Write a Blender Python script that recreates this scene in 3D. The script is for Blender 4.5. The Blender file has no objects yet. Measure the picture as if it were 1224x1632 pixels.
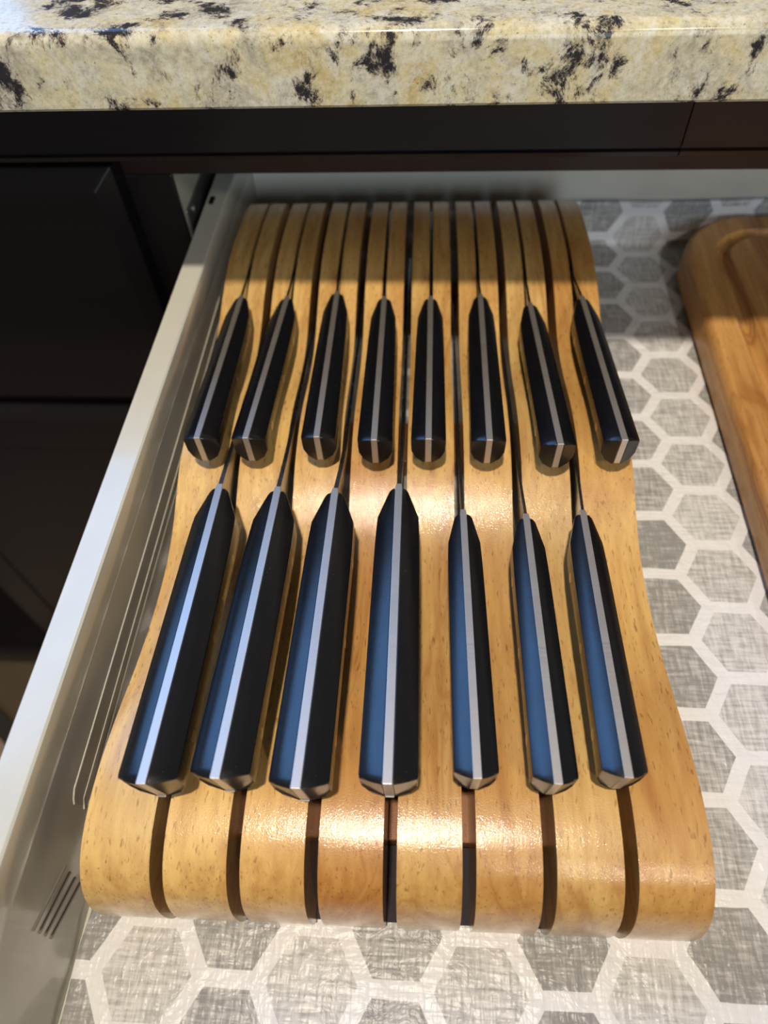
import bpy, bmesh, math, random
from mathutils import Vector, Matrix
random.seed(7)
S = 0.036            # one unit of the drawings below = 36 mm
ZB = 0.709           # height of the drawer bottom above the kitchen floor
C = bpy.context.scene.collection

def W(x, y, z): return Vector((x*S, y*S, z*S+ZB))

# ------------------------------------------------------------------ camera
cam = bpy.data.cameras.new('camera'); co = bpy.data.objects.new('camera', cam); C.objects.link(co)
cam.sensor_fit = 'VERTICAL'; cam.sensor_height = 36.0; cam.lens = 24.23
cam.clip_start = 0.01; cam.clip_end = 60
right = Vector((0.9976883, 0.05588976, -0.03865731))
down = Vector((0.02317545, -0.81458458, -0.57958162))
fwd = Vector((-0.06388232, 0.5773459, -0.81399678))
m = Matrix((( right.x, -down.x, -fwd.x), (right.y, -down.y, -fwd.y), (right.z, -down.z, -fwd.z))).to_4x4()
m.translation = W(-3.244, -1.5932, 8.5465)
co.matrix_world = m
cam.dof.use_dof = True; cam.dof.focus_distance = 0.27; cam.dof.aperture_fstop = 7.5
bpy.context.scene.camera = co

# ------------------------------------------------------------------ world and lights
sc = bpy.context.scene
wd = bpy.data.worlds.new('room_light'); sc.world = wd; wd.use_nodes = True
bg = wd.node_tree.nodes['Background']; bg.inputs[0].default_value = (0.80, 0.78, 0.78, 1); bg.inputs[1].default_value = 0.15
sc.view_settings.view_transform = 'Standard'; sc.view_settings.look = 'None'
sc.view_settings.gamma = 1; sc.view_settings.use_curve_mapping = False
sc.view_settings.exposure = 0.0

def area(name, loc, target, size, power, col, sy=None):
    l = bpy.data.lights.new(name, 'AREA'); l.energy = power; l.color = col
    if sy: l.shape = 'RECTANGLE'; l.size = size; l.size_y = sy
    else: l.shape = 'DISK'; l.size = size
    o = bpy.data.objects.new(name, l); C.objects.link(o); o.location = loc
    o.rotation_euler = (Vector(target)-Vector(loc)).to_track_quat('-Z', 'Y').to_euler()
    return o
area('ceiling_downlight', (-0.17, -0.30, 2.35), (-0.12, 0.1, 0.75), 0.085, 25, (1.0, 0.87, 0.70))
area('ceiling_downlight', (0.55, -1.35, 2.30), (0.0, 0.1, 0.75), 0.09, 7, (1.0, 0.88, 0.74))
area('window_daylight', (-1.22, 0.98, 1.90), (-0.12, 0.05, 0.80), 1.25, 21, (0.17, 0.44, 1.0), 1.25)
area('garden_door_daylight', (0.55, -2.5, 1.42), (-0.05, 0.4, 0.80), 1.3, 32, (0.78, 0.90, 1.0), 1.3)

# ------------------------------------------------------------------ node helpers
def newmat(name):
    mt = bpy.data.materials.new(name); mt.use_nodes = True
    return mt, mt.node_tree, mt.node_tree.nodes['Principled BSDF']
class N:
    def __init__(s, nt): s.nt = nt
    def add(s, t, **kw):
        n = s.nt.nodes.new(t)
        for k, v in kw.items():
            if k == 'ins':
                for a, b in v.items():
                    if isinstance(b, bpy.types.NodeSocket): s.nt.links.new(b, n.inputs[a])
                    else: n.inputs[a].default_value = b
            else: setattr(n, k, v)
        return n
    def math(s, op, a, b=0.0, c=None):
        n = s.add('ShaderNodeMath', operation=op, ins={0: a, 1: b})
        if c is not None:
            if isinstance(c, bpy.types.NodeSocket): s.nt.links.new(c, n.inputs[2])
            else: n.inputs[2].default_value = c
        return n.outputs[0]
    def vmath(s, op, a, b=None, scale=None):
        n = s.add('ShaderNodeVectorMath', operation=op, ins={0: a})
        if b is not None:
            if isinstance(b, bpy.types.NodeSocket): s.nt.links.new(b, n.inputs[1])
            else: n.inputs[1].default_value = b
        if scale is not None: n.inputs['Scale'].default_value = scale
        return n
    def mix(s, f, a, b, mode='MIX'):
        n = s.add('ShaderNodeMix', data_type='RGBA', blend_type=mode)
        for i, v in ((0, f), (6, a), (7, b)):
            if isinstance(v, bpy.types.NodeSocket): s.nt.links.new(v, n.inputs[i])
            else: n.inputs[i].default_value = v if i == 0 else (*v[:3], 1)
        return n.outputs[2]
    def ramp(s, f, stops):
        n = s.add('ShaderNodeValToRGB', ins={0: f}); e = n.color_ramp.elements
        while len(e) < len(stops): e.new(0.5)
        for el, (p, c) in zip(e, stops):
            el.position = p; el.color = (*c, 1) if len(c) == 3 else c
        return n.outputs[0]
    def noise(s, vec, scale, detail=3, rough=0.5, dist=0.0):
        return s.add('ShaderNodeTexNoise', ins={'Vector': vec, 'Scale': scale, 'Detail': detail, 'Roughness': rough, 'Distortion': dist})
    def mapping(s, vec, scale=(1, 1, 1), rot=(0, 0, 0), loc=(0, 0, 0)):
        return s.add('ShaderNodeMapping', ins={'Vector': vec, 'Scale': scale, 'Rotation': rot, 'Location': loc}).outputs[0]
    def bump(s, h, strength, dist, normal=None):
        n = s.add('ShaderNodeBump', ins={'Height': h, 'Strength': strength, 'Distance': dist})
        if normal is not None: s.nt.links.new(normal, n.inputs['Normal'])
        return n.outputs[0]
def srgb(r, g, b):
    f = lambda v: (v/255/12.92) if v/255 <= 0.04045 else ((v/255+0.055)/1.055)**2.4
    return (f(r), f(g), f(b))
def plain(name, col, rough=0.4, metal=0.0, coat=0.0, spec=0.5):
    mt, nt, b = newmat(name)
    g = N(nt); tc = g.add('ShaderNodeTexCoord').outputs['Object']
    n = g.noise(tc, 60, 4)
    c = g.mix(n.outputs[0], tuple(v*0.92 for v in col), tuple(min(1, v*1.06) for v in col))
    nt.links.new(c, b.inputs['Base Color'])
    b.inputs['Roughness'].default_value = rough; b.inputs['Metallic'].default_value = metal
    b.inputs['Coat Weight'].default_value = coat; b.inputs['Specular IOR Level'].default_value = spec
    return mt

# ---- lacquered light hardwood; the grain runs along y and every board has its own tone
def wood(name, tones, grain_dark, coat=0.9, rough=0.36, fleck=1.0, fig=1.0):
    mt, nt, b = newmat(name); g = N(nt)
    tc = g.add('ShaderNodeTexCoord').outputs['Object']
    rnd = g.add('ShaderNodeObjectInfo').outputs['Random']
    off = g.add('ShaderNodeCombineXYZ', ins={0: g.math('MULTIPLY', rnd, 9.0), 1: g.math('MULTIPLY', rnd, 5.3), 2: g.math('MULTIPLY', rnd, 3.1)}).outputs[0]
    v = g.vmath('ADD', tc, off).outputs[0]
    base = g.ramp(rnd, tones)
    # broad figure: soft wandering bands
    v1 = g.mapping(v, (34, 5, 22))
    big = g.noise(v1, 1.0, 3, 0.5, 0.9)
    bands = g.math('SINE', g.math('MULTIPLY', big.outputs[0], 20.0))
    bandf = g.ramp(g.math('MULTIPLY_ADD', bands, 0.5, 0.5), [(0.0, (0.05*fig,)*3), (0.72, (0.22*fig,)*3), (0.93, (0.58*fig,)*3), (1.0, (0.30*fig,)*3)])
    col = g.mix(bandf, base, grain_dark, 'MIX')
    tone = g.noise(g.mapping(v, (14, 3, 10)), 1.0, 2, 0.5, 0.6)
    col = g.mix(g.ramp(tone.outputs[0], [(0.45, (0, 0, 0)), (0.62, (0.5,)*3)]), col, tuple(min(1, c*1.35) for c in tones[-1][1]))
    v2 = g.mapping(v, (260, 16, 200))
    fine = g.noise(v2, 1.0, 4, 0.6)
    col = g.mix(g.ramp(fine.outputs[0], [(0.35, (0, 0, 0)), (0.75, (0.55, 0.55, 0.55))]), col, grain_dark)
    # short pore flecks
    v3 = g.mapping(v, (1150, 190, 750))
    fl = g.noise(v3, 1.0, 2, 0.5)
    flf = g.ramp(fl.outputs[0], [(0.61, (0, 0, 0)), (0.70, (0.55*fleck,)*3)])
    col = g.mix(flf, col, tuple(c*0.42 for c in grain_dark))
    nt.links.new(col, b.inputs['Base Color'])
    b.inputs['Roughness'].default_value = rough
    b.inputs['Coat Weight'].default_value = coat; b.inputs['Coat Roughness'].default_value = 0.09
    sp = g.noise(tc, 1900, 2, 0.6)
    bm_ = g.bump(sp.outputs[0], 0.22, 0.0004)
    bm_ = g.bump(fine.outputs[0], 0.10, 0.0006, bm_)
    nt.links.new(bm_, b.inputs['Normal']); nt.links.new(bm_, b.inputs['Coat Normal'])
    return mt
M = {}
M['block'] = wood('block_wood', [(0.0, srgb(204, 159, 90)), (0.3, srgb(216, 178, 108)), (0.6, srgb(202, 150, 82)), (1.0, srgb(220, 186, 118))], srgb(160, 100, 44))
M['bar'] = wood('bar_wood', [(0.0, srgb(150, 100, 60)), (1.0, srgb(160, 108, 66))], srgb(120, 74, 40))
M['board'] = wood('board_wood', [(0.0, srgb(200, 150, 84)), (1.0, srgb(208, 160, 94))], srgb(140, 84, 36), coat=0.12, rough=0.5, fleck=0.6, fig=1.6)

# ---- granite
def granite():
    mt, nt, b = newmat('speckled_granite'); g = N(nt)
    tc = g.add('ShaderNodeTexCoord').outputs['Object']
    st = g.mapping(tc, (1.0, 1.3, 1.0), (0, 0.5, 0.12))
    a = g.noise(st, 34, 6, 0.68, 0.8)
    col = g.ramp(a.outputs[0], [(0.32, srgb(150, 142, 122)), (0.44, srgb(186, 180, 158)), (0.52, srgb(200, 190, 156)), (0.61, srgb(194, 178, 132)), (0.74, srgb(178, 154, 104))])
    # milky crystals
    mk = g.noise(g.mapping(tc, (1, 1, 1), loc=(2, 6, 1)), 75, 5, 0.72, 0.4)
    col = g.mix(g.ramp(mk.outputs[0], [(0.46, (0, 0, 0)), (0.62, (0.8,)*3)]), col, srgb(204, 202, 188))
    # fine mottling everywhere
    c2 = g.noise(tc, 420, 4, 0.75)
    col = g.mix(g.ramp(c2.outputs[0], [(0.30, (0.55,)*3), (0.50, (0, 0, 0))]), col, srgb(140, 128, 98))
    col = g.mix(g.ramp(c2.outputs[0], [(0.52, (0, 0, 0)), (0.72, (0.5,)*3)]), col, srgb(224, 220, 204))
    gr = g.noise(g.mapping(tc, (1, 1, 1), loc=(3, 1, 7)), 60, 6, 0.75, 0.6)
    col = g.mix(g.ramp(gr.outputs[0], [(0.54, (0, 0, 0)), (0.70, (0.6,)*3)]), col, srgb(126, 124, 120))
    # dark mineral clusters, ragged
    d = g.noise(g.mapping(tc, (1.0, 1.1, 0.75), (0, 0.65, 0.2), (5, 2, 1)), 85, 8, 0.78, 0.35)
    dd = g.noise(g.mapping(tc, (1, 1, 1), loc=(9, 4, 2)), 40, 2, 0.5)
    dk = g.math('ADD', g.math('MULTIPLY', d.outputs[0], 0.66), g.math('MULTIPLY', dd.outputs[0], 0.44))
    col = g.mix(g.ramp(dk, [(0.565, (0, 0, 0)), (0.61, (0.55,)*3)]), col, srgb(96, 84, 80))
    col = g.mix(g.ramp(dk, [(0.595, (0, 0, 0)), (0.63, (0.95,)*3)]), col, srgb(30, 29, 36))
    br = g.noise(g.mapping(tc, (1, 1.2, 1), loc=(1, 8, 3)), 75, 6, 0.75)
    col = g.mix(g.ramp(br.outputs[0], [(0.63, (0, 0, 0)), (0.70, (0.65,)*3)]), col, srgb(98, 66, 52))
    fk = g.noise(tc, 620, 3, 0.6)
    col = g.mix(g.ramp(fk.outputs[0], [(0.65, (0, 0, 0)), (0.70, (0.6,)*3)]), col, srgb(60, 52, 48))
    nt.links.new(col, b.inputs['Base Color'])
    b.inputs['Roughness'].default_value = 0.14; b.inputs['Specular IOR Level'].default_value = 0.25
    nt.links.new(g.bump(c2.outputs[0], 0.04, 0.0004), b.inputs['Normal'])
    return mt
M['granite'] = granite()

# ---- espresso cabinet finish
def espresso(name, c1, c2, rough=0.32):
    mt, nt, b = newmat(name); g = N(nt)
    tc = g.add('ShaderNodeTexCoord').outputs['Object']
    n = g.noise(g.mapping(tc, (14, 60, 260)), 1.0, 4, 0.6)
    nt.links.new(g.mix(n.outputs[0], c1, c2), b.inputs['Base Color'])
    b.inputs['Roughness'].default_value = rough; b.inputs['Specular IOR Level'].default_value = 0.3
    nt.links.new(g.bump(n.outputs[0], 0.05, 0.0005), b.inputs['Normal'])
    return mt
M['dark'] = espresso('espresso_wood', srgb(20, 17, 18), srgb(29, 24, 24))
M['dark_red'] = espresso('warm_espresso_wood', srgb(32, 22, 20), srgb(44, 30, 25))
M['white'] = plain('drawer_white', srgb(200, 199, 188), 0.28, coat=0.7); M['white'].node_tree.nodes['Principled BSDF'].inputs['Coat Roughness'].default_value = 0.10
M['melamine'] = plain('cabinet_melamine', srgb(214, 208, 190), 0.4)
M['groove'] = plain('moulded_groove', srgb(120, 118, 110), 0.35)
M['steel_dark'] = plain('dark_slide_steel', srgb(46, 46, 46), 0.35, 0.8)
M['steel_grey'] = plain('grey_slide_steel', srgb(150, 150, 146), 0.35, 0.7)
M['floor'] = espresso('kitchen_floor', srgb(84, 72, 57), srgb(98, 84, 67), 0.4)
M['strip'] = plain('dark_strip', srgb(40, 34, 38), 0.8)
M['mat_centre'] = plain('mat_weave', srgb(150, 128, 106), 0.9)
M['mat'] = plain('floor_mat', srgb(44, 38, 34), 0.8)

def steel(name, col, rough, streak=(1500, 30, 1500)):
    mt, nt, b = newmat(name); g = N(nt)
    tc = g.add('ShaderNodeTexCoord').outputs['Object']
    n = g.noise(g.mapping(tc, streak), 1.0, 2, 0.6)
    b.inputs['Base Color'].default_value = (*col, 1); b.inputs['Metallic'].default_value = 1
    nt.links.new(g.math('MULTIPLY_ADD', n.outputs[0], 0.18, rough-0.09), b.inputs['Roughness'])
    nt.links.new(g.bump(n.outputs[0], 0.12, 0.0003), b.inputs['Normal'])
    return mt
M['tang'] = steel('brushed_tang_steel', srgb(214, 208, 202), 0.50, (60, 2400, 60))
M['blade'] = steel('blade_steel', srgb(150, 150, 154), 0.25)
M['rivet'] = steel('rivet_steel', srgb(190, 186, 180), 0.3, (200, 200, 200))

def handle_mat():
    mt, nt, b = newmat('black_handle_polymer'); g = N(nt)
    tc = g.add('ShaderNodeTexCoord').outputs['Object']
    n = g.noise(g.mapping(tc, (40, 1300, 40)), 1.0, 3, 0.6)
    sp = g.noise(tc, 1500, 2, 0.5)
    c = g.mix(g.ramp(sp.outputs[0], [(0.74, (0, 0, 0)), (0.78, (0.6,)*3)]), srgb(13, 13, 16), srgb(90, 90, 92))
    nt.links.new(c, b.inputs['Base Color'])
    w = g.noise(tc, 60, 3, 0.6)
    nt.links.new(g.math('MULTIPLY_ADD', w.outputs[0], 0.16, 0.20), b.inputs['Roughness'])
    b.inputs['Specular IOR Level'].default_value = 0.7
    nt.links.new(g.bump(n.outputs[0], 0.10, 0.0002), b.inputs['Normal'])
    return mt
M['handle'] = handle_mat()

# ---- printed hexagon liner, textured vinyl; pattern lives in the sheet's own UV (unit = one hexagon row)
def liner_mat():
    mt, nt, b = newmat('hexagon_vinyl'); g = N(nt)
    uv = g.add('ShaderNodeUVMap', uv_map='sheet').outputs[0]
    wob = g.noise(uv, 1.3, 2, 0.5)
    uvw = g.vmath('ADD', uv, g.vmath('SCALE', g.vmath('SUBTRACT', wob.outputs['Color'], (0.5, 0.5, 0.5)).outputs[0], scale=0.05).outputs[0]).outputs[0]
    r3 = math.sqrt(3)
    p = g.vmath('ADD', uvw, (20*r3, 40, 0)).outputs[0]
    def cand(shift):
        q = g.vmath('ADD', p, shift).outputs[0]
        md = g.vmath('MODULO', q, (r3, 1, 10)).outputs[0]
        return g.vmath('SUBTRACT', md, (r3/2, 0.5, 0)).outputs[0]
    a = cand((r3/2, 0.5, 0)); c = cand((0, 0, 0))
    la = g.vmath('LENGTH', g.vmath('MULTIPLY', a, (1, 1, 0)).outputs[0]).outputs['Value']
    lc = g.vmath('LENGTH', g.vmath('MULTIPLY', c, (1, 1, 0)).outputs[0]).outputs['Value']
    pick = g.math('LESS_THAN', lc, la)
    mx = g.add('ShaderNodeMix', data_type='VECTOR', ins={0: pick}); nt.links.new(a, mx.inputs[4]); nt.links.new(c, mx.inputs[5])
    loc = mx.outputs[1]
    ab = g.add('ShaderNodeSeparateXYZ', ins={0: g.vmath('ABSOLUTE', loc).outputs[0]})
    d = g.math('MAXIMUM', ab.outputs[1], g.math('ADD', g.math('MULTIPLY', ab.outputs[0], r3/2), g.math('MULTIPLY', ab.outputs[1], 0.5)))
    ident = g.vmath('SUBTRACT', p, loc).outputs[0]
    ident = g.vmath('SNAP', g.vmath('ADD', ident, (0.05, 0.05, 0)).outputs[0], (r3/2, 0.5, 1)).outputs[0]
    wn = g.add('ShaderNodeTexWhiteNoise', ins={'Vector': ident}).outputs['Value']
    # woven look of the print
    wx = g.noise(g.mapping(uv, (21, 2.6, 1)), 1.0, 2, 0.6)
    wy = g.noise(g.mapping(uv, (2.6, 21, 1)), 1.0, 2, 0.6)
    weave = g.math('ADD', wx.outputs[0], wy.outputs[0])
    par = g.math('MULTIPLY', pick, 0.42)
    tone = g.math('ADD', g.math('MULTIPLY', wn, 0.35), g.math('ADD', par, g.math('MULTIPLY', g.math('SUBTRACT', weave, 1.0), 1.6)))
    grey = g.ramp(tone, [(0.0, srgb(148, 148, 147)), (0.45, srgb(182, 182, 181)), (1.0, srgb(216, 216, 215))])
    inside = g.ramp(d, [(0.412, (1, 1, 1)), (0.420, (0, 0, 0))])
    col = g.mix(inside, srgb(228, 229, 231), grey)
    nt.links.new(col, b.inputs['Base Color'])
    b.inputs['Roughness'].default_value = 0.34; b.inputs['Specular IOR Level'].default_value = 0.32
    # embossed texture
    ex = g.noise(g.mapping(uv, (17, 3.0, 1)), 1.0, 1, 0.4, 0.3)
    ey = g.noise(g.mapping(uv, (3.0, 17, 1)), 1.0, 1, 0.4, 0.3)
    eh = g.math('ADD', ex.outputs[0], ey.outputs[0])
    w2 = g.noise(uv, 3.2, 3, 0.5, 0.8)
    n1 = g.bump(w2.outputs[0], 0.35, 0.004)
    n2 = g.bump(eh, 0.36, 0.0010, n1)
    nt.links.new(n2, b.inputs['Normal'])
    return mt
M['liner'] = liner_mat()

# ------------------------------------------------------------------ object helpers
def link(name, me, mat, parent=None, smooth=None, bevel=None, seg=2):
    if mat is not None: me.materials.append(mat)
    o = bpy.data.objects.new(name, me); C.objects.link(o)
    if parent is not None: o.parent = parent
    if smooth is not None:
        for p in me.polygons: p.use_smooth = True
        me.set_sharp_from_angle(angle=math.radians(smooth))
    if bevel:
        b = o.modifiers.new('edge', 'BEVEL'); b.width = bevel*S; b.segments = seg; b.limit_method = 'ANGLE'; b.angle_limit = math.radians(40)
        b.harden_normals = False
    return o
def mesh(name, verts, faces):
    me = bpy.data.meshes.new(name); me.from_pydata([tuple(v) for v in verts], [], faces)
    bm = bmesh.new(); bm.from_mesh(me); bmesh.ops.remove_doubles(bm, verts=bm.verts, dist=1e-7)
    bmesh.ops.recalc_face_normals(bm, faces=bm.faces); bm.to_mesh(me); bm.free(); me.update(); return me
def thing(name, label, cat, loc, rotz=0.0, group=None):
    o = bpy.data.objects.new(name, None); C.objects.link(o); o.empty_display_size = 0.02
    o.location = loc; o.rotation_euler = (0, 0, rotz); o['label'] = label; o['category'] = cat
    if group: o['group'] = group
    return o
def boxdata(a, b):
    x0, y0, z0 = a; x1, y1, z1 = b
    v = [(x*S, y*S, z*S) for z in (z0, z1) for x, y in ((x0, y0), (x1, y0), (x1, y1), (x0, y1))]
    f = [(0, 3, 2, 1), (4, 5, 6, 7), (0, 1, 5, 4), (1, 2, 6, 5), (2, 3, 7, 6), (3, 0, 4, 7)]
    return v, f
def boxes(name, bl, mat, parent=None, bevel=None, seg=2):
    V = []; F = []
    for a, b in bl:
        v, f = boxdata(a, b); n = len(V); V += v; F += [tuple(i+n for i in q) for q in f]
    me = bpy.data.meshes.new(name); me.from_pydata(V, [], F); me.update()
    return link(name, me, mat, parent, bevel=bevel, seg=seg)
def extrude_x(name, prof, x0, x1, mat, parent=None, smooth=35, bevel=None):
    """prof: closed loop of (y,z), run from x0 to x1"""
    n = len(prof)
    V = [(x*S, y*S, z*S) for x in (x0, x1) for y, z in prof]
    F = [(i, (i+1) % n, n+(i+1) % n, n+i) for i in range(n)] + [tuple(range(n)), tuple(range(2*n-1, n-1, -1))]
    return link(name, mesh(name, V, F), mat, parent, smooth=smooth, bevel=bevel)
def extrude_y(name, prof, y0, y1, mat, parent=None, smooth=35, bevel=None):
    n = len(prof)
    V = [(x*S, y*S, z*S) for y in (y0, y1) for x, z in prof]
    F = [(i, (i+1) % n, n+(i+1) % n, n+i) for i in range(n)] + [tuple(range(n)), tuple(range(2*n-1, n-1, -1))]
    return link(name, mesh(name, V, F), mat, parent, smooth=smooth, bevel=bevel)
def tube(name, pts, r, mat, parent=None, seg=6):
    V = []; F = []
    for i, p in enumerate(pts):
        p = Vector(p); t = (Vector(pts[min(i+1, len(pts)-1)])-Vector(pts[max(i-1, 0)])).normalized()
        u = t.cross(Vector((0, 0, 1))) if abs(t.z) < 0.9 else t.cross(Vector((1, 0, 0))); u.normalize(); w = t.cross(u)
        for k in range(seg):
            a = 2*math.pi*k/seg; V.append((p+(u*math.cos(a)+w*math.sin(a))*r)*S)
    for i in range(len(pts)-1):
        for k in range(seg):
            F.append((i*seg+k, i*seg+(k+1) % seg, (i+1)*seg+(k+1) % seg, (i+1)*seg+k))
    F += [tuple(range(seg)), tuple(range(len(V)-1, len(V)-seg-1, -1))]
    return link(name, mesh(name, V, F), mat, parent, smooth=50)

# ================================================================== SETTING
fl = boxes('floor', [((-60, -60, -0.6), (60, 10.9, 0))], M['floor']); fl['kind'] = 'structure'; fl.location = (0, 0, 0)

# ================================================================== CABINET
cab = thing('base_cabinet', 'dark espresso base cabinet under the granite counter with its drawer bay open', 'cabinet', (0, 9.0*S, 0))
zo = -ZB/S   # kitchen floor in drawing units
def cb(name, bl, mat, **kw):     # cabinet coordinates are drawing units; the empty stands on the kitchen floor at y=9
    return boxes(name, [((a[0], a[1]-9.0, a[2]-zo), (b[0], b[1]-9.0, b[2]-zo)) for a, b in bl], mat, cab, **kw)
cb('top_rail', [((-26, 9.0, 2.82), (12, 9.5, 4.84))], M['dark_red'], bevel=0.02)
cb('stile', [((-8.95, 8.995, -16.9), (-7.48, 9.09, 2.818))], M['dark'], bevel=0.02)
cb('stile', [((6.3, 8.995, -16.9), (7.8, 9.5, 2.818))], M['dark'], bevel=0.02)
cb('side_panel', [((-7.95, 9.10, -16.9), (-7.49, 24, 2.81))], M['melamine'])
cb('side_panel', [((6.37, 9.51, -16.9), (6.8, 24, 4.8))], M['melamine'])
cb('back_panel', [((-26, 24.01, -16.9), (12, 24.5, 4.8))], M['melamine'])
cb('cross_rail', [((-7.47, 9.0, -3.6), (6.29, 9.5, -2.4))], M['dark'], bevel=0.02)
cb('toe_kick', [((-26, 10.9, zo+0.0), (12, 11.3, -16.92))], M['dark'])
cb('bottom_panel', [((-26, 9.0, -16.9), (-8.96, 24, -16.3)), ((-7.47, 9.0, -16.9), (6.29, 24, -16.3))], M['dark'])
cb('end_panel', [((-26.6, 8.995, -16.9), (-26.01, 24, 4.8))], M['dark'])
# fascia boards with a small bead along their lower edge
def fascia(name, x0, x1, mat):
    y0 = 8.45-9; p = [(8.99-9, 4.83-zo), (y0, 4.83-zo), (y0, 3.45-zo), (y0+0.05, 3.435-zo), (y0+0.05, 3.415-zo), (y0-0.01, 3.395-zo), (y0+0.02, 3.315-zo), (y0+0.09, 3.285-zo), (8.99-9, 3.285-zo)]
    return extrude_x(name, p, x0, x1, mat, cab, smooth=25)
fascia('fascia_board', -26, 0.185, M['dark'])
f2 = fascia('fascia_board', 0.205, 12, M['dark_red']); f2['label'] = 'slightly redder fascia board right of the joint'

# closed neighbours: chamfered drawer fronts
def closed_front(nm, cat, label, x0, x1, z0, z1, step=False):
    t = thing(nm, label, cat, W((x0+x1)/2, 8.99, z0))
    hw = (x1-x0)/2; hgt = z1-z0; c = 0.30; yb, yo, yi = 0.0, -0.38, -0.58
    def ring(w, za, zb, y): return [(-w, y, za), (w, y, za), (w, y, zb), (-w, y, zb)]
    V = ring(hw, 0, hgt, yb)+ring(hw, 0, hgt, yo)+ring(hw-c, c, hgt-c, yi)
    F = [(0, 1, 2, 3)]
    for k in (0, 4):
        for i in range(4): F.append((k+i, k+(i+1) % 4, k+4+(i+1) % 4, k+4+i))
    if step:
        c2 = c+0.95
        V += ring(hw-c2, c2, hgt-c2, yi)+ring(hw-c2-.05, c2+.05, hgt-c2-.05, yi+0.06); 
        for k in (8, 12):
            for i in range(4): F.append((k+i, k+(i+1) % 4, k+4+(i+1) % 4, k+4+i))
        F.append((16, 17, 18, 19))
    else: F.append((8, 9, 10, 11))
    me = mesh('panel', [(x*S, y*S, z*S) for x, y, z in V], F)
    link('panel', me, M['dark'], t, bevel=0.015)
    return t
closed_front('closed_drawer', 'drawer', 'closed dark brown drawer with sloping edges, left of the open drawer under the counter', -17.0, -8.24, -1.90, 3.17)
closed_front('cabinet_door', 'cabinet door', 'closed dark brown cabinet door at the left, just below the closed drawer', -17.0, -8.24, -18.4, -2.02, True)
closed_front('cabinet_door', 'cabinet door', 'closed dark brown cabinet door underneath the open drawer', -7.9, 6.7, -16.4, -2.9, True)
mt_ = thing('floor_mat', 'light brown floor mat with a dark border, lying in front of the cabinets', 'mat', (-22.0*S, 8.1*S, 0), math.radians(-33.7))
boxes('border', [((0, -14, 0), (26, 0, 0.18))], M['mat'], mt_)
boxes('centre', [((0.7, -13.3, 0.181), (25.3, -0.75, 0.24))], M['mat_centre'], mt_)

# ================================================================== COUNTERTOP
def counter():
    y0, y1, z0, z1 = 6.6, 26.0, 0.0, 0.79; r = 0.15
    p = [(y1, z0), (y0+0.04, z0), (y0, z0+0.04)]
    for k in range(9):
        a = math.pi/2*k/8; p.append((y0+r-r*math.cos(a), z1-r+r*math.sin(a)))
    p += [(y1, z1)]
    o = extrude_x('countertop', [(y-6.6, z) for y, z in p], -28, 14, M['granite'], smooth=40)
    o.location = W(0, 6.6, 4.86); o['label'] = 'cream and black speckled granite countertop with polished edge'; o['category'] = 'countertop'
counter()

# ================================================================== OPEN DRAWER
dr = thing('drawer', 'open white-sided kitchen drawer holding the knife block and cutting board', 'drawer', W(0, 0, 0))
XL, XR, YB, YF = -6.87, 5.75, 11.52, -3.3
# side panels: 12 mm walls with a slightly thicker rounded top band
def side(xi, sgn):
    t = 0.33; p = [(0.0, -0.45), (0.0, 1.62), (0.02, 1.68), (0.03, 2.03), (0.022, 2.08), (0.0, 2.10), (-t+0.02, 2.10), (-t, 2.08), (-t, -0.45)]
    return extrude_y('side_panel', [(xi+sgn*x, z) for x, z in p], YF, YB+0.33, M['white'], dr, smooth=18)
sl = side(XL, 1); side(XR, -1)
boxes('back_panel', [((XL+0.001, YB, -0.45), (XR-0.001, YB+0.33, 2.0))], M['white'], dr, bevel=0.03)
boxes('bottom_panel', [((XL+0.001, YF, -0.3), (XR-0.001, YB-0.001, -0.03))], M['white'], dr)
boxes('front_panel', [((-8.0, YF-0.6, -2.7), (6.9, YF-0.005, 2.9))], M['dark'], dr, bevel=0.04)
# moulded details of the inner left wall: four short slanted slots, one long rounded channel
for k in range(4):
    za = 0.83-0.155*k; zb = 1.10-0.137*k
    tube('divider_groove', [(XL+0.004, -0.66-0.03*k, za), (XL+0.004, -1.24-0.012*k, zb)], 0.016, M['groove'], dr)
tube('long_channel', [(XL+0.002, 9, 1.24), (XL+0.002, 0.03, 1.13), (XL+0.002, -0.06, 1.08), (XL+0.002, -0.10, 1.03)], 0.010, M['white'], dr)
tube('long_channel', [(XL+0.002, 9, 0.98), (XL+0.002, 0.0, 0.85), (XL+0.002, -0.09, 0.78), (XL+0.002, -0.05, 0.70), (XL+0.002, 9, 0.84)], 0.010, M['white'], dr)
# slide hardware on the outer face near the cabinet
boxes('slide_rail', [((-7.449, 9.12, 1.48), (-7.36, 14.5, 1.80))], M['steel_dark'], dr, bevel=0.02)
boxes('slide_bracket', [((-7.36, 3.0, 1.45), (-7.21, 8.99, 1.80))], M['steel_grey'], dr, bevel=0.02)
boxes('slide_channel', [((-7.485, 9.15, 0.85), (-7.45, 17.0, 2.10))], M['steel_grey'], dr, bevel=0.02)
for yy in (9.35, 10.35):
    boxes('slide_clip', [((-7.13, yy, 2.098), (-7.04, yy+0.22, 2.13))], M['steel_dark'], dr, bevel=0.015)
tube('slide_screw', [(-7.45, 9.5, 1.95), (-7.42, 9.5, 1.95)], 0.07, M['steel_grey'], dr, seg=10)

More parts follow.
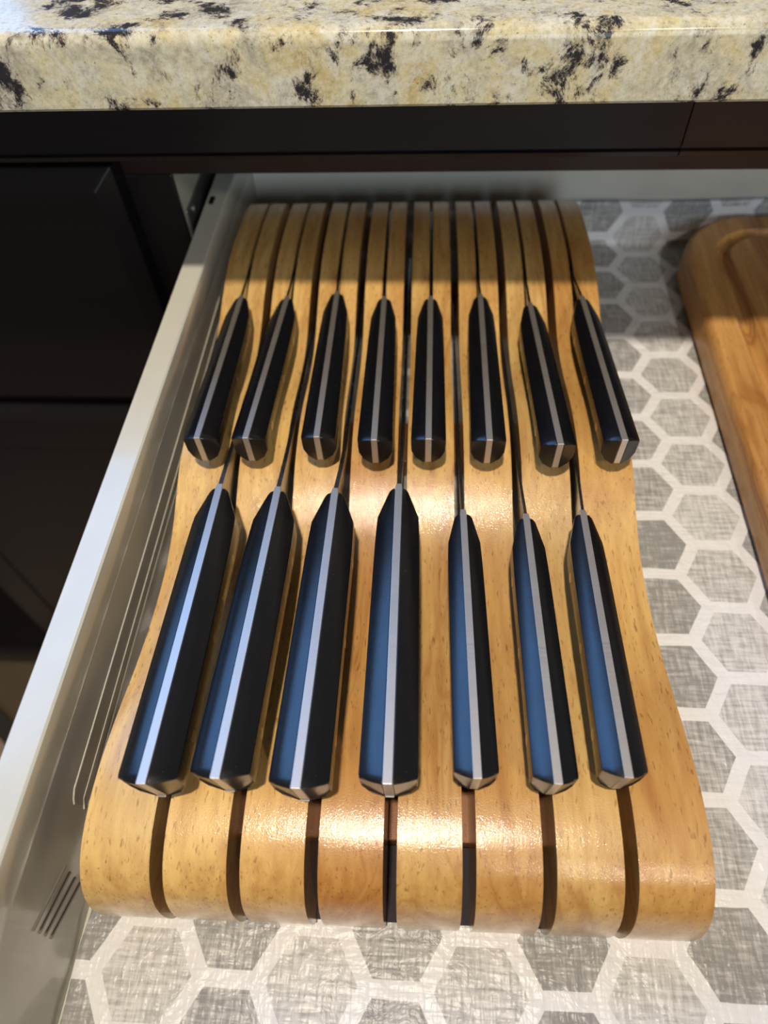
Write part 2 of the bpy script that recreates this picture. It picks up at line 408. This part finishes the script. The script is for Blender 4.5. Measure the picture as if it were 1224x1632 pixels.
# ================================================================== LINER
def liner():
    x0, x1, ya = -6.83, 5.7, -3.2
    yb = 11.38; R_ = 0.10
    xs = [x0+(x1-x0)*i/170 for i in range(171)]
    arc = [(y, 0.0, y) for y in [ya+(yb-R_-ya)*j/190 for j in range(191)]]
    s = yb-R_
    for k in range(1, 5):
        a = math.pi/2*k/4; arc.append((yb-R_+R_*math.sin(a), R_-R_*math.cos(a), s+R_*a))
    s += R_*math.pi/2
    for k in range(1, 9): arc.append((yb+0.01*k, R_+0.78*k/8, s+0.78*k/8))
    from mathutils import noise
    V = []; UV = []
    for (y, z, s_) in arc:
        for x in xs:
            n = noise.noise((x*0.8, s_*0.8, 1.3))*0.014 + noise.noise((x*2.6, s_*2.6, 4))*0.007
            edge = max(0, 1-(x-x0)/0.10); 
            e = edge*(0.01+0.03*noise.noise((s_*1.7, 0.3, 9)))
            xx = x + (edge*0.035*noise.noise((s_*2.5, 5, 2)) if edge > 0 else 0)
            if z <= 0.0001: V.append((xx*S, y*S, (0.0+0.022+n+e)*S))
            else: V.append((xx*S, (y+n*0.6-0.02)*S, (z+0.022)*S + (0.04*noise.noise((x*0.5, 3, 3))*z*S)))
            UV.append((x, s_))
    nx = len(xs); F = []
    for j in range(len(arc)-1):
        for i in range(nx-1): F.append((j*nx+i, j*nx+i+1, (j+1)*nx+i+1, (j+1)*nx+i))
    me = bpy.data.meshes.new('drawer_liner'); me.from_pydata(V, [], F)
    ul = me.uv_layers.new(name='sheet')
    for p in me.polygons:
        for li in p.loop_indices: ul.data[li].uv = UV[me.loops[li].vertex_index]
    me.update()
    o = link('drawer_liner', me, M['liner']); 
    for p in me.polygons: p.use_smooth = True
    md = o.modifiers.new('thick', 'SOLIDIFY'); md.thickness = 0.018*S; md.offset = -1
    o.location = W(0, 0, 0); o['label'] = 'white and grey hexagon printed vinyl liner on the drawer bottom, curling up the back'; o['category'] = 'drawer liner'
liner()

# ================================================================== KNIFE BLOCK
PHI = math.radians(0.858)
BO = W(0, -0.95, 0.045)
BM = Matrix.Translation(BO) @ Matrix.Rotation(PHI, 4, 'Z')
def BW(x, y, z):        # block frame (y measured from the block's own origin + .95) to world
    return BM @ Vector((x*S, (y+0.95)*S, (z-0.045)*S))
blk = thing('knife_block', 'wavy light wood in-drawer knife block with fifteen black-handled knives', 'knife block', BO, PHI)
X0, BWID = -6.495, 5.95
TOP = [(-0.70, 0.03), (-0.80, 0.05), (-0.885, 0.11), (-0.925, 0.24), (-0.94, 0.42), (-0.935, 0.62), (-0.905, 0.83), (-0.84, 1.03), (-0.73, 1.20), (-0.57, 1.335), (-0.36, 1.425),
       (-0.12, 1.47), (0.15, 1.48), (0.45, 1.455), (0.85, 1.38), (1.3, 1.27), (1.8, 1.17), (2.3, 1.115), (2.75, 1.11), (3.15, 1.16), (3.5, 1.26), (3.85, 1.40), (4.2, 1.515), (4.6, 1.585), (5.0, 1.59),
       (5.4, 1.545), (5.85, 1.455), (6.3, 1.395), (6.7, 1.405), (7.1, 1.49), (7.5, 1.61), (7.9, 1.695), (8.3, 1.745), (8.75, 1.755), (9.3, 1.72), (9.8, 1.665), (10.2, 1.595), (10.42, 1.53), (10.55, 1.44), (10.60, 1.30), (10.61, 1.0), (10.61, 0.45)]
def catmull(P, n=3):
    out = []
    for i in range(len(P)-1):
        p0 = P[max(i-1, 0)]; p1 = P[i]; p2 = P[i+1]; p3 = P[min(i+2, len(P)-1)]
        for k in range(n):
            t = k/n
            out.append(tuple(0.5*((2*p1[j])+(-p0[j]+p2[j])*t+(2*p0[j]-5*p1[j]+4*p2[j]-p3[j])*t*t+(-p0[j]+3*p1[j]-3*p2[j]+p3[j])*t**3) for j in (0, 1)))
    out.append(P[-1]); return out
TP = catmull(TOP, 3)
def slat(k):
    p = BWID/8; xa = X0+p*k+(0.065 if k else 0); xb = X0+p*(k+1)-(0.065 if k < 7 else 0)
    xm = X0+p*(k+0.5); hs = 0.031
    cols = [xa, xm-hs, xm+hs, xb]
    def bot(y): return 0.05 if y < -0.14 else 0.40
    FLOOR = 0.75
    YS = 4.75     # the thin slot runs back from here
    js = min(range(len(TP)), key=lambda j: abs(TP[j][0]-YS) if TP[j][1] > 1 else 9)
    V = []; F = []
    def v(x, y, z): V.append((x*S, (y+0.95)*S, (z-0.045)*S)); return len(V)-1
    n = len(TP)
    top = [[v(x, y, z) for x in cols] for y, z in TP]
    # underside stations for the same j
    und = []
    for j, (y, z) in enumerate(TP):
        yy = -0.70 if y < -0.70 else y
        zz = 0.045 if yy < -0.14 else 0.40
        und.append((yy, zz))
    dn = [[v(x, y, z if not (abs(y-TP[j][0]) < 1e-6 and z > TP[j][1]-1e-6) else TP[j][1]) for x in cols] for j, (y, z) in enumerate(und)]
    mid = {}
    for j in range(js, n):
        y, z = TP[j]; zf = min(FLOOR, z)
        mid[j] = (v(cols[1], y, zf), v(cols[2], y, zf))
    for j in range(n-1):
        for c in range(3):
            if c == 1 and j >= js:
                a, b2 = mid[j]; c2, d2 = mid[j+1]
                F.append((a, b2, d2, c2))
                F.append((top[j][1], a, c2, top[j+1][1])); F.append((top[j][2], top[j+1][2], d2, b2))
            else: F.append((top[j][c], top[j][c+1], top[j+1][c+1], top[j+1][c]))
            F.append((dn[j][c], dn[j+1][c], dn[j+1][c+1], dn[j][c+1]))
        F.append((top[j][0], top[j+1][0], dn[j+1][0], dn[j][0]))
        F.append((top[j][3], dn[j][3], dn[j+1][3], top[j+1][3]))
    a, b2 = mid[js]; F.append((top[js][1], top[js][2], b2, a))
    me = bpy.data.meshes.new('slat'); me.from_pydata(V, [], F)
    bm = bmesh.new(); bm.from_mesh(me); bmesh.ops.remove_doubles(bm, verts=bm.verts, dist=1e-6)
    bmesh.ops.dissolve_degenerate(bm, dist=1e-6, edges=bm.edges)
    bmesh.ops.recalc_face_normals(bm, faces=bm.faces); bm.to_mesh(me); bm.free()
    o = link('slat', me, M['block'], blk, smooth=40, bevel=0.018)
    return o
for k in range(8): slat(k)
boxes('dark_slot_strip', [((X0+0.06, -0.86+0.95, 0.0), (X0+BWID-0.06, -0.13+0.95, 0.10))], M['strip'], blk)  # added dark strip that keeps the front slot bottoms dark
for y0, y1 in ((-0.12, 0.75), (5.2, 6.0), (9.6, 10.4)):
    boxes('cross_bar', [((X0+0.05, y0+0.95, 0.0), (X0+BWID-0.05, y1+0.95, 0.352))], M['bar'], blk, bevel=0.02)

# ================================================================== KNIVES
def knife(name, label, tipxyz, buttxyz, a, H, blade_len, blade_h, grp, slotx, lean):
    """tip = top of the spine where the handle meets the blade; butt = top of the spine at the rear; block frame"""
    T = BW(*tipxyz); Bt = BW(*buttxyz)
    d = (T-Bt); L = d.length/S; yaw = math.atan2(d.y, d.x)-math.pi/2; pitch = math.asin(d.z/d.length)
    low = tipxyz
    k = thing(name, label, 'knife', Bt, 0, grp)
    k.rotation_euler = Matrix.Rotation(yaw, 4, 'Z').to_euler()
    rot = Matrix.Rotation(pitch, 4, 'X')
    # local: y from 0 (butt) to L (tip), z from 0 (spine) down
    sp = 0.040 if a < 0.23 else 0.046
    def hh(y):      # handle height along its length
        t = y/L
        base = H*(1.0-0.10*math.sin(min(1, t/0.75)*math.pi))
        if L-y < 0.45: base *= 0.55+0.45*((L-y)/0.45)**0.8
        return base
    def hw(y):
        e = L-y
        w = a*(1.0-(0.05 if lean > 0.07 else 0.12)*(y/L))
        if e < 1.0: w *= 1-0.05*((1.0-e)/0.6)**2 if e > 0.4 else 0.95
        if e < 0.40:
            e0 = sp+0.055; w = e0+(w-e0)*(e/0.40)
            if e < 0.05: w -= 0.03*(1-e/0.05)
        return w
    def tr(x, y, z): return tuple((rot @ Vector((x, y, z)))*S)
    st = [0.0, 0.035, 0.10]+[0.3+(L-1.1)*i/7 for i in range(8)]+[L-0.62, L-0.50, L-0.40, L-0.25, L-0.12, L-0.05, L-0.015]
    for sgn in (-1, 1):
        V = []; F = []
        for i, y in enumerate(st):
            h_ = hh(y); w = hw(y); q = 1.0
            if i == 0: q = 0.90
            elif i == 1: q = 0.975
            drop = min(0.52*(w-sp), 0.115)
            pl = [(sp, 0), (sp+(w-sp)*0.35, -drop*0.20), (sp+(w-sp)*0.70, -drop*0.53), (w, -drop), (w*1.005, -h_*0.42), (w*0.985, -h_*0.66), (w*0.74, -h_*0.88), (sp+0.02, -h_), (sp, -h_)]
            for x, z in pl:
                xx = sp+(x-sp)*q; zz = -h_/2+(z+h_/2)*(1-(1-q)*0.6)
                yo = 0
                if i <= 2:
                    yo = (1-i/3)*(0.07*((x/w)**2)+lean*(-z/h_))    # convex, leaning butt
                V.append(tr(sgn*xx, y+yo, zz))
        n = 9
        for i in range(len(st)-1):
            for j in range(n):
                F.append((i*n+j, i*n+(j+1) % n, (i+1)*n+(j+1) % n, (i+1)*n+j))
        F.append(tuple(range(n))); F.append(tuple((len(st)-1)*n+j for j in range(n)))
        link('handle_scale', mesh('handle_scale', V, F), M['handle'], k, smooth=24, bevel=0.008)
    # full tang between the scales, flush, with bolster stub at the tip
    V = []; F = []
    ys = [0.0, 0.1]+[0.3+(L-0.95)*i/7 for i in range(8)]+[L-0.45, L-0.2, L, L+0.06]
    for y in ys:
        h_ = hh(min(y, L-0.01)); s2 = sp-0.001
        if y > L-0.05: s2 = sp*0.95
        if y > L: s2 = sp*0.75
        e = 0.006
        for x, z in ((-s2, e), (s2, e), (s2, -h_*(0.965 if y > 0.05 else 0.93)), (-s2, -h_*(0.965 if y > 0.05 else 0.93))):
            V.append(tr(x, y+(lean*(-z/h_) if y < 0.05 else 0), z))
    for i in range(len(ys)-1):
        for j in range(4): F.append((i*4+j, i*4+(j+1) % 4, (i+1)*4+(j+1) % 4, (i+1)*4+j))
    F += [(0, 1, 2, 3), tuple(len(V)-4+j for j in range(4))]
    tg = link('tang', mesh('tang', V, F), M['tang'], k, bevel=0.006)
    # rivets
    for t in (0.16, 0.46, 0.76):
        y = L*t; w = hw(y)+0.001; z = -hh(y)*0.52
        pts = [(-w, y, z), (w, y, z)]
        V = []; F = []
        for x in (-w, w):
            for q in range(14):
                an = 2*math.pi*q/14; V.append(tr(x, y+0.06*math.cos(an), z+0.06*math.sin(an)))
        for q in range(14): F.append((q, (q+1) % 14, 14+(q+1) % 14, 14+q))
        F += [tuple(range(14)), tuple(range(27, 13, -1))]
        link('rivet', mesh('rivet', V, F), M['rivet'], k)
    # blade: spine, belly, pointed tip
    th = 0.018 if a < 0.21 or name == 'steak_knife' else 0.028
    dyaw = yaw-PHI
    V = []; F = []; N_ = 14
    for i in range(N_+1):
        t = i/N_; y = L+0.04+blade_len*t
        ztop = -0.008-0.05*t-0.22*blade_h*max(0, t-0.6)**2*4
        zb = -blade_h*(1-0.92*max(0, (t-0.45)/0.55)**2.2) if t > 0.02 else -hh(L-0.02)*0.95
        zb = min(zb, ztop-0.03)
        tt = th*(1-0.55*t)
        bx = (y-L)*math.sin(dyaw) + (slotx-tipxyz[0])*min(1, (y-L)/0.7)      # the blade lies along its slot
        for x, z in ((-tt, ztop), (tt, ztop), (0.004, zb), (-0.004, zb)): V.append(tr(x+bx, y, z))
    for i in range(N_):
        for j in range(4): F.append((i*4+j, i*4+(j+1) % 4, (i+1)*4+(j+1) % 4, (i+1)*4+j))
    F += [(0, 1, 2, 3), tuple(len(V)-4+j for j in range(4))]
    link('blade', mesh('blade', V, F), M['blade'], k)
    return k

LOW = [(-5.757, 3.538, -5.697, -0.082, 1.88, 2.32, 0.276, 0.62, 5.6), (-5.026, 3.504, -5.049, -0.014, 1.88, 2.32, 0.276, 0.62, 5.6), (-4.317, 3.488, -4.325, -0.075, 1.88, 2.32, 0.276, 0.62, 5.6),
       (-3.540, 3.563, -3.528, -0.014, 1.88, 2.32, 0.268, 0.62, 6.0), (-2.761, 3.257, -2.738, 0.089, 1.78, 2.20, 0.205, 0.52, 5.0), (-2.016, 3.206, -2.035, 0.063, 1.78, 2.20, 0.205, 0.52, 5.0), (-1.33, 3.298, -1.41, 0.142, 1.74, 2.18, 0.205, 0.52, 4.0)]
ordn = ['leftmost', 'second from the left', 'third from the left', 'fourth from the left', 'fifth from the left', 'sixth from the left', 'seventh from the left', 'rightmost']
lowlab = ['leftmost long-handled black knife of the front row, beside the drawer wall',
          'second knife from the left in the front row, long handle with pale blue spine',
          'third knife from the left in the front row, long handle tilted slightly left',
          'widest middle knife of the front row, upright with a silver spine',
          'narrow-handled knife just right of the widest knife in the front row',
          'narrow-handled front row knife, second from the right',
          'rightmost knife of the front row, narrow handle leaning right']
uplab = ['leftmost small knife of the back row, next to the drawer wall', 'second small knife from the left in the back row', 'third small knife from the left in the back row',
         'fourth small knife from the left in the back row', 'fifth small knife from the left in the back row, standing straightest', 'third small knife from the right in the back row',
         'second small knife from the right in the back row, set slightly lower than its neighbours', 'rightmost small knife of the back row, next to the bare liner']
for i, (xt, yt, xb, yb, zt, zb, a, H, bl) in enumerate(LOW):
    knife('kitchen_knife', lowlab[i], (xt, yt, zt), (xb, yb, zb), a, H, bl, 0.95 if i < 4 else 0.7, 'long knives in the front row of the block', X0+BWID/8*(i+1), 0.125 if i < 4 else 0.105)
UP = [(-6.105, 7.293, -6.062, 4.056), (-5.383, 7.261, -5.45, 4.06), (-4.61, 7.379, -4.565, 4.084), (-3.87, 7.246, -3.852, 4.038), (-3.16, 7.24, -3.185, 4.059), (-2.401, 7.282, -2.444, 4.047), (-1.666, 7.077, -1.599, 3.987), (-0.873, 7.217, -0.827, 4.059)]
for i, (xt, yt, xb, yb) in enumerate(UP):
    knife('steak_knife', uplab[i], (xt, yt, 1.84), (xb, yb, 2.20), 0.218, 0.47, 3.2, 0.5, 'small knives in the back row of the block', X0+BWID/8*(i+0.5), 0.06)

# ================================================================== CUTTING BOARD
def board():
    x0, x1, y0, y1, z1, r = 1.38, 5.45, -2.6, 11.30, 0.66, 1.45
    cx, cy = (x0+x1)/2, (y0+y1)/2
    def outline(off, n=14):
        P = []
        rr = max(0.05, r-off)
        for (sx, sy, a0) in ((1, 1, 0), (-1, 1, 90), (-1, -1, 180), (1, -1, 270)):
            ox = cx+sx*((x1-x0)/2-off-rr); oy = cy+sy*((y1-y0)/2-off-rr)
            for i in range(n+1):
                a = math.radians(a0+90*i/n); P.append((ox+rr*math.cos(a), oy+rr*math.sin(a)))
        return P
    rings = [(0.12, 0.0), (0.04, 0.03), (0.0, 0.10), (0.0, 0.54), (0.02, 0.60), (0.06, 0.645), (0.11, z1), (0.50, z1), (0.53, z1-0.05), (0.60, z1-0.12), (0.68, z1-0.12), (0.75, z1-0.05), (0.78, z1)]
    V = []; F = []; n = 60
    for off, z in rings:
        for x, y in outline(off): V.append(((x-cx)*S, (y-cy)*S, z*S))
    for i in range(len(rings)-1):
        for j in range(n): F.append((i*n+j, i*n+(j+1) % n, (i+1)*n+(j+1) % n, (i+1)*n+j))
    F.append(tuple(range(n-1, -1, -1))); F.append(tuple((len(rings)-1)*n+j for j in range(n)))
    o = link('cutting_board', mesh('cutting_board', V, F), M['board'], smooth=38)
    o.location = W(cx, cy, 0.04); o.rotation_euler = (0, 0, math.radians(-0.4))
    o['label'] = 'thick wooden cutting board with rounded corners and juice groove, right of the knife block'; o['category'] = 'cutting board'
board()
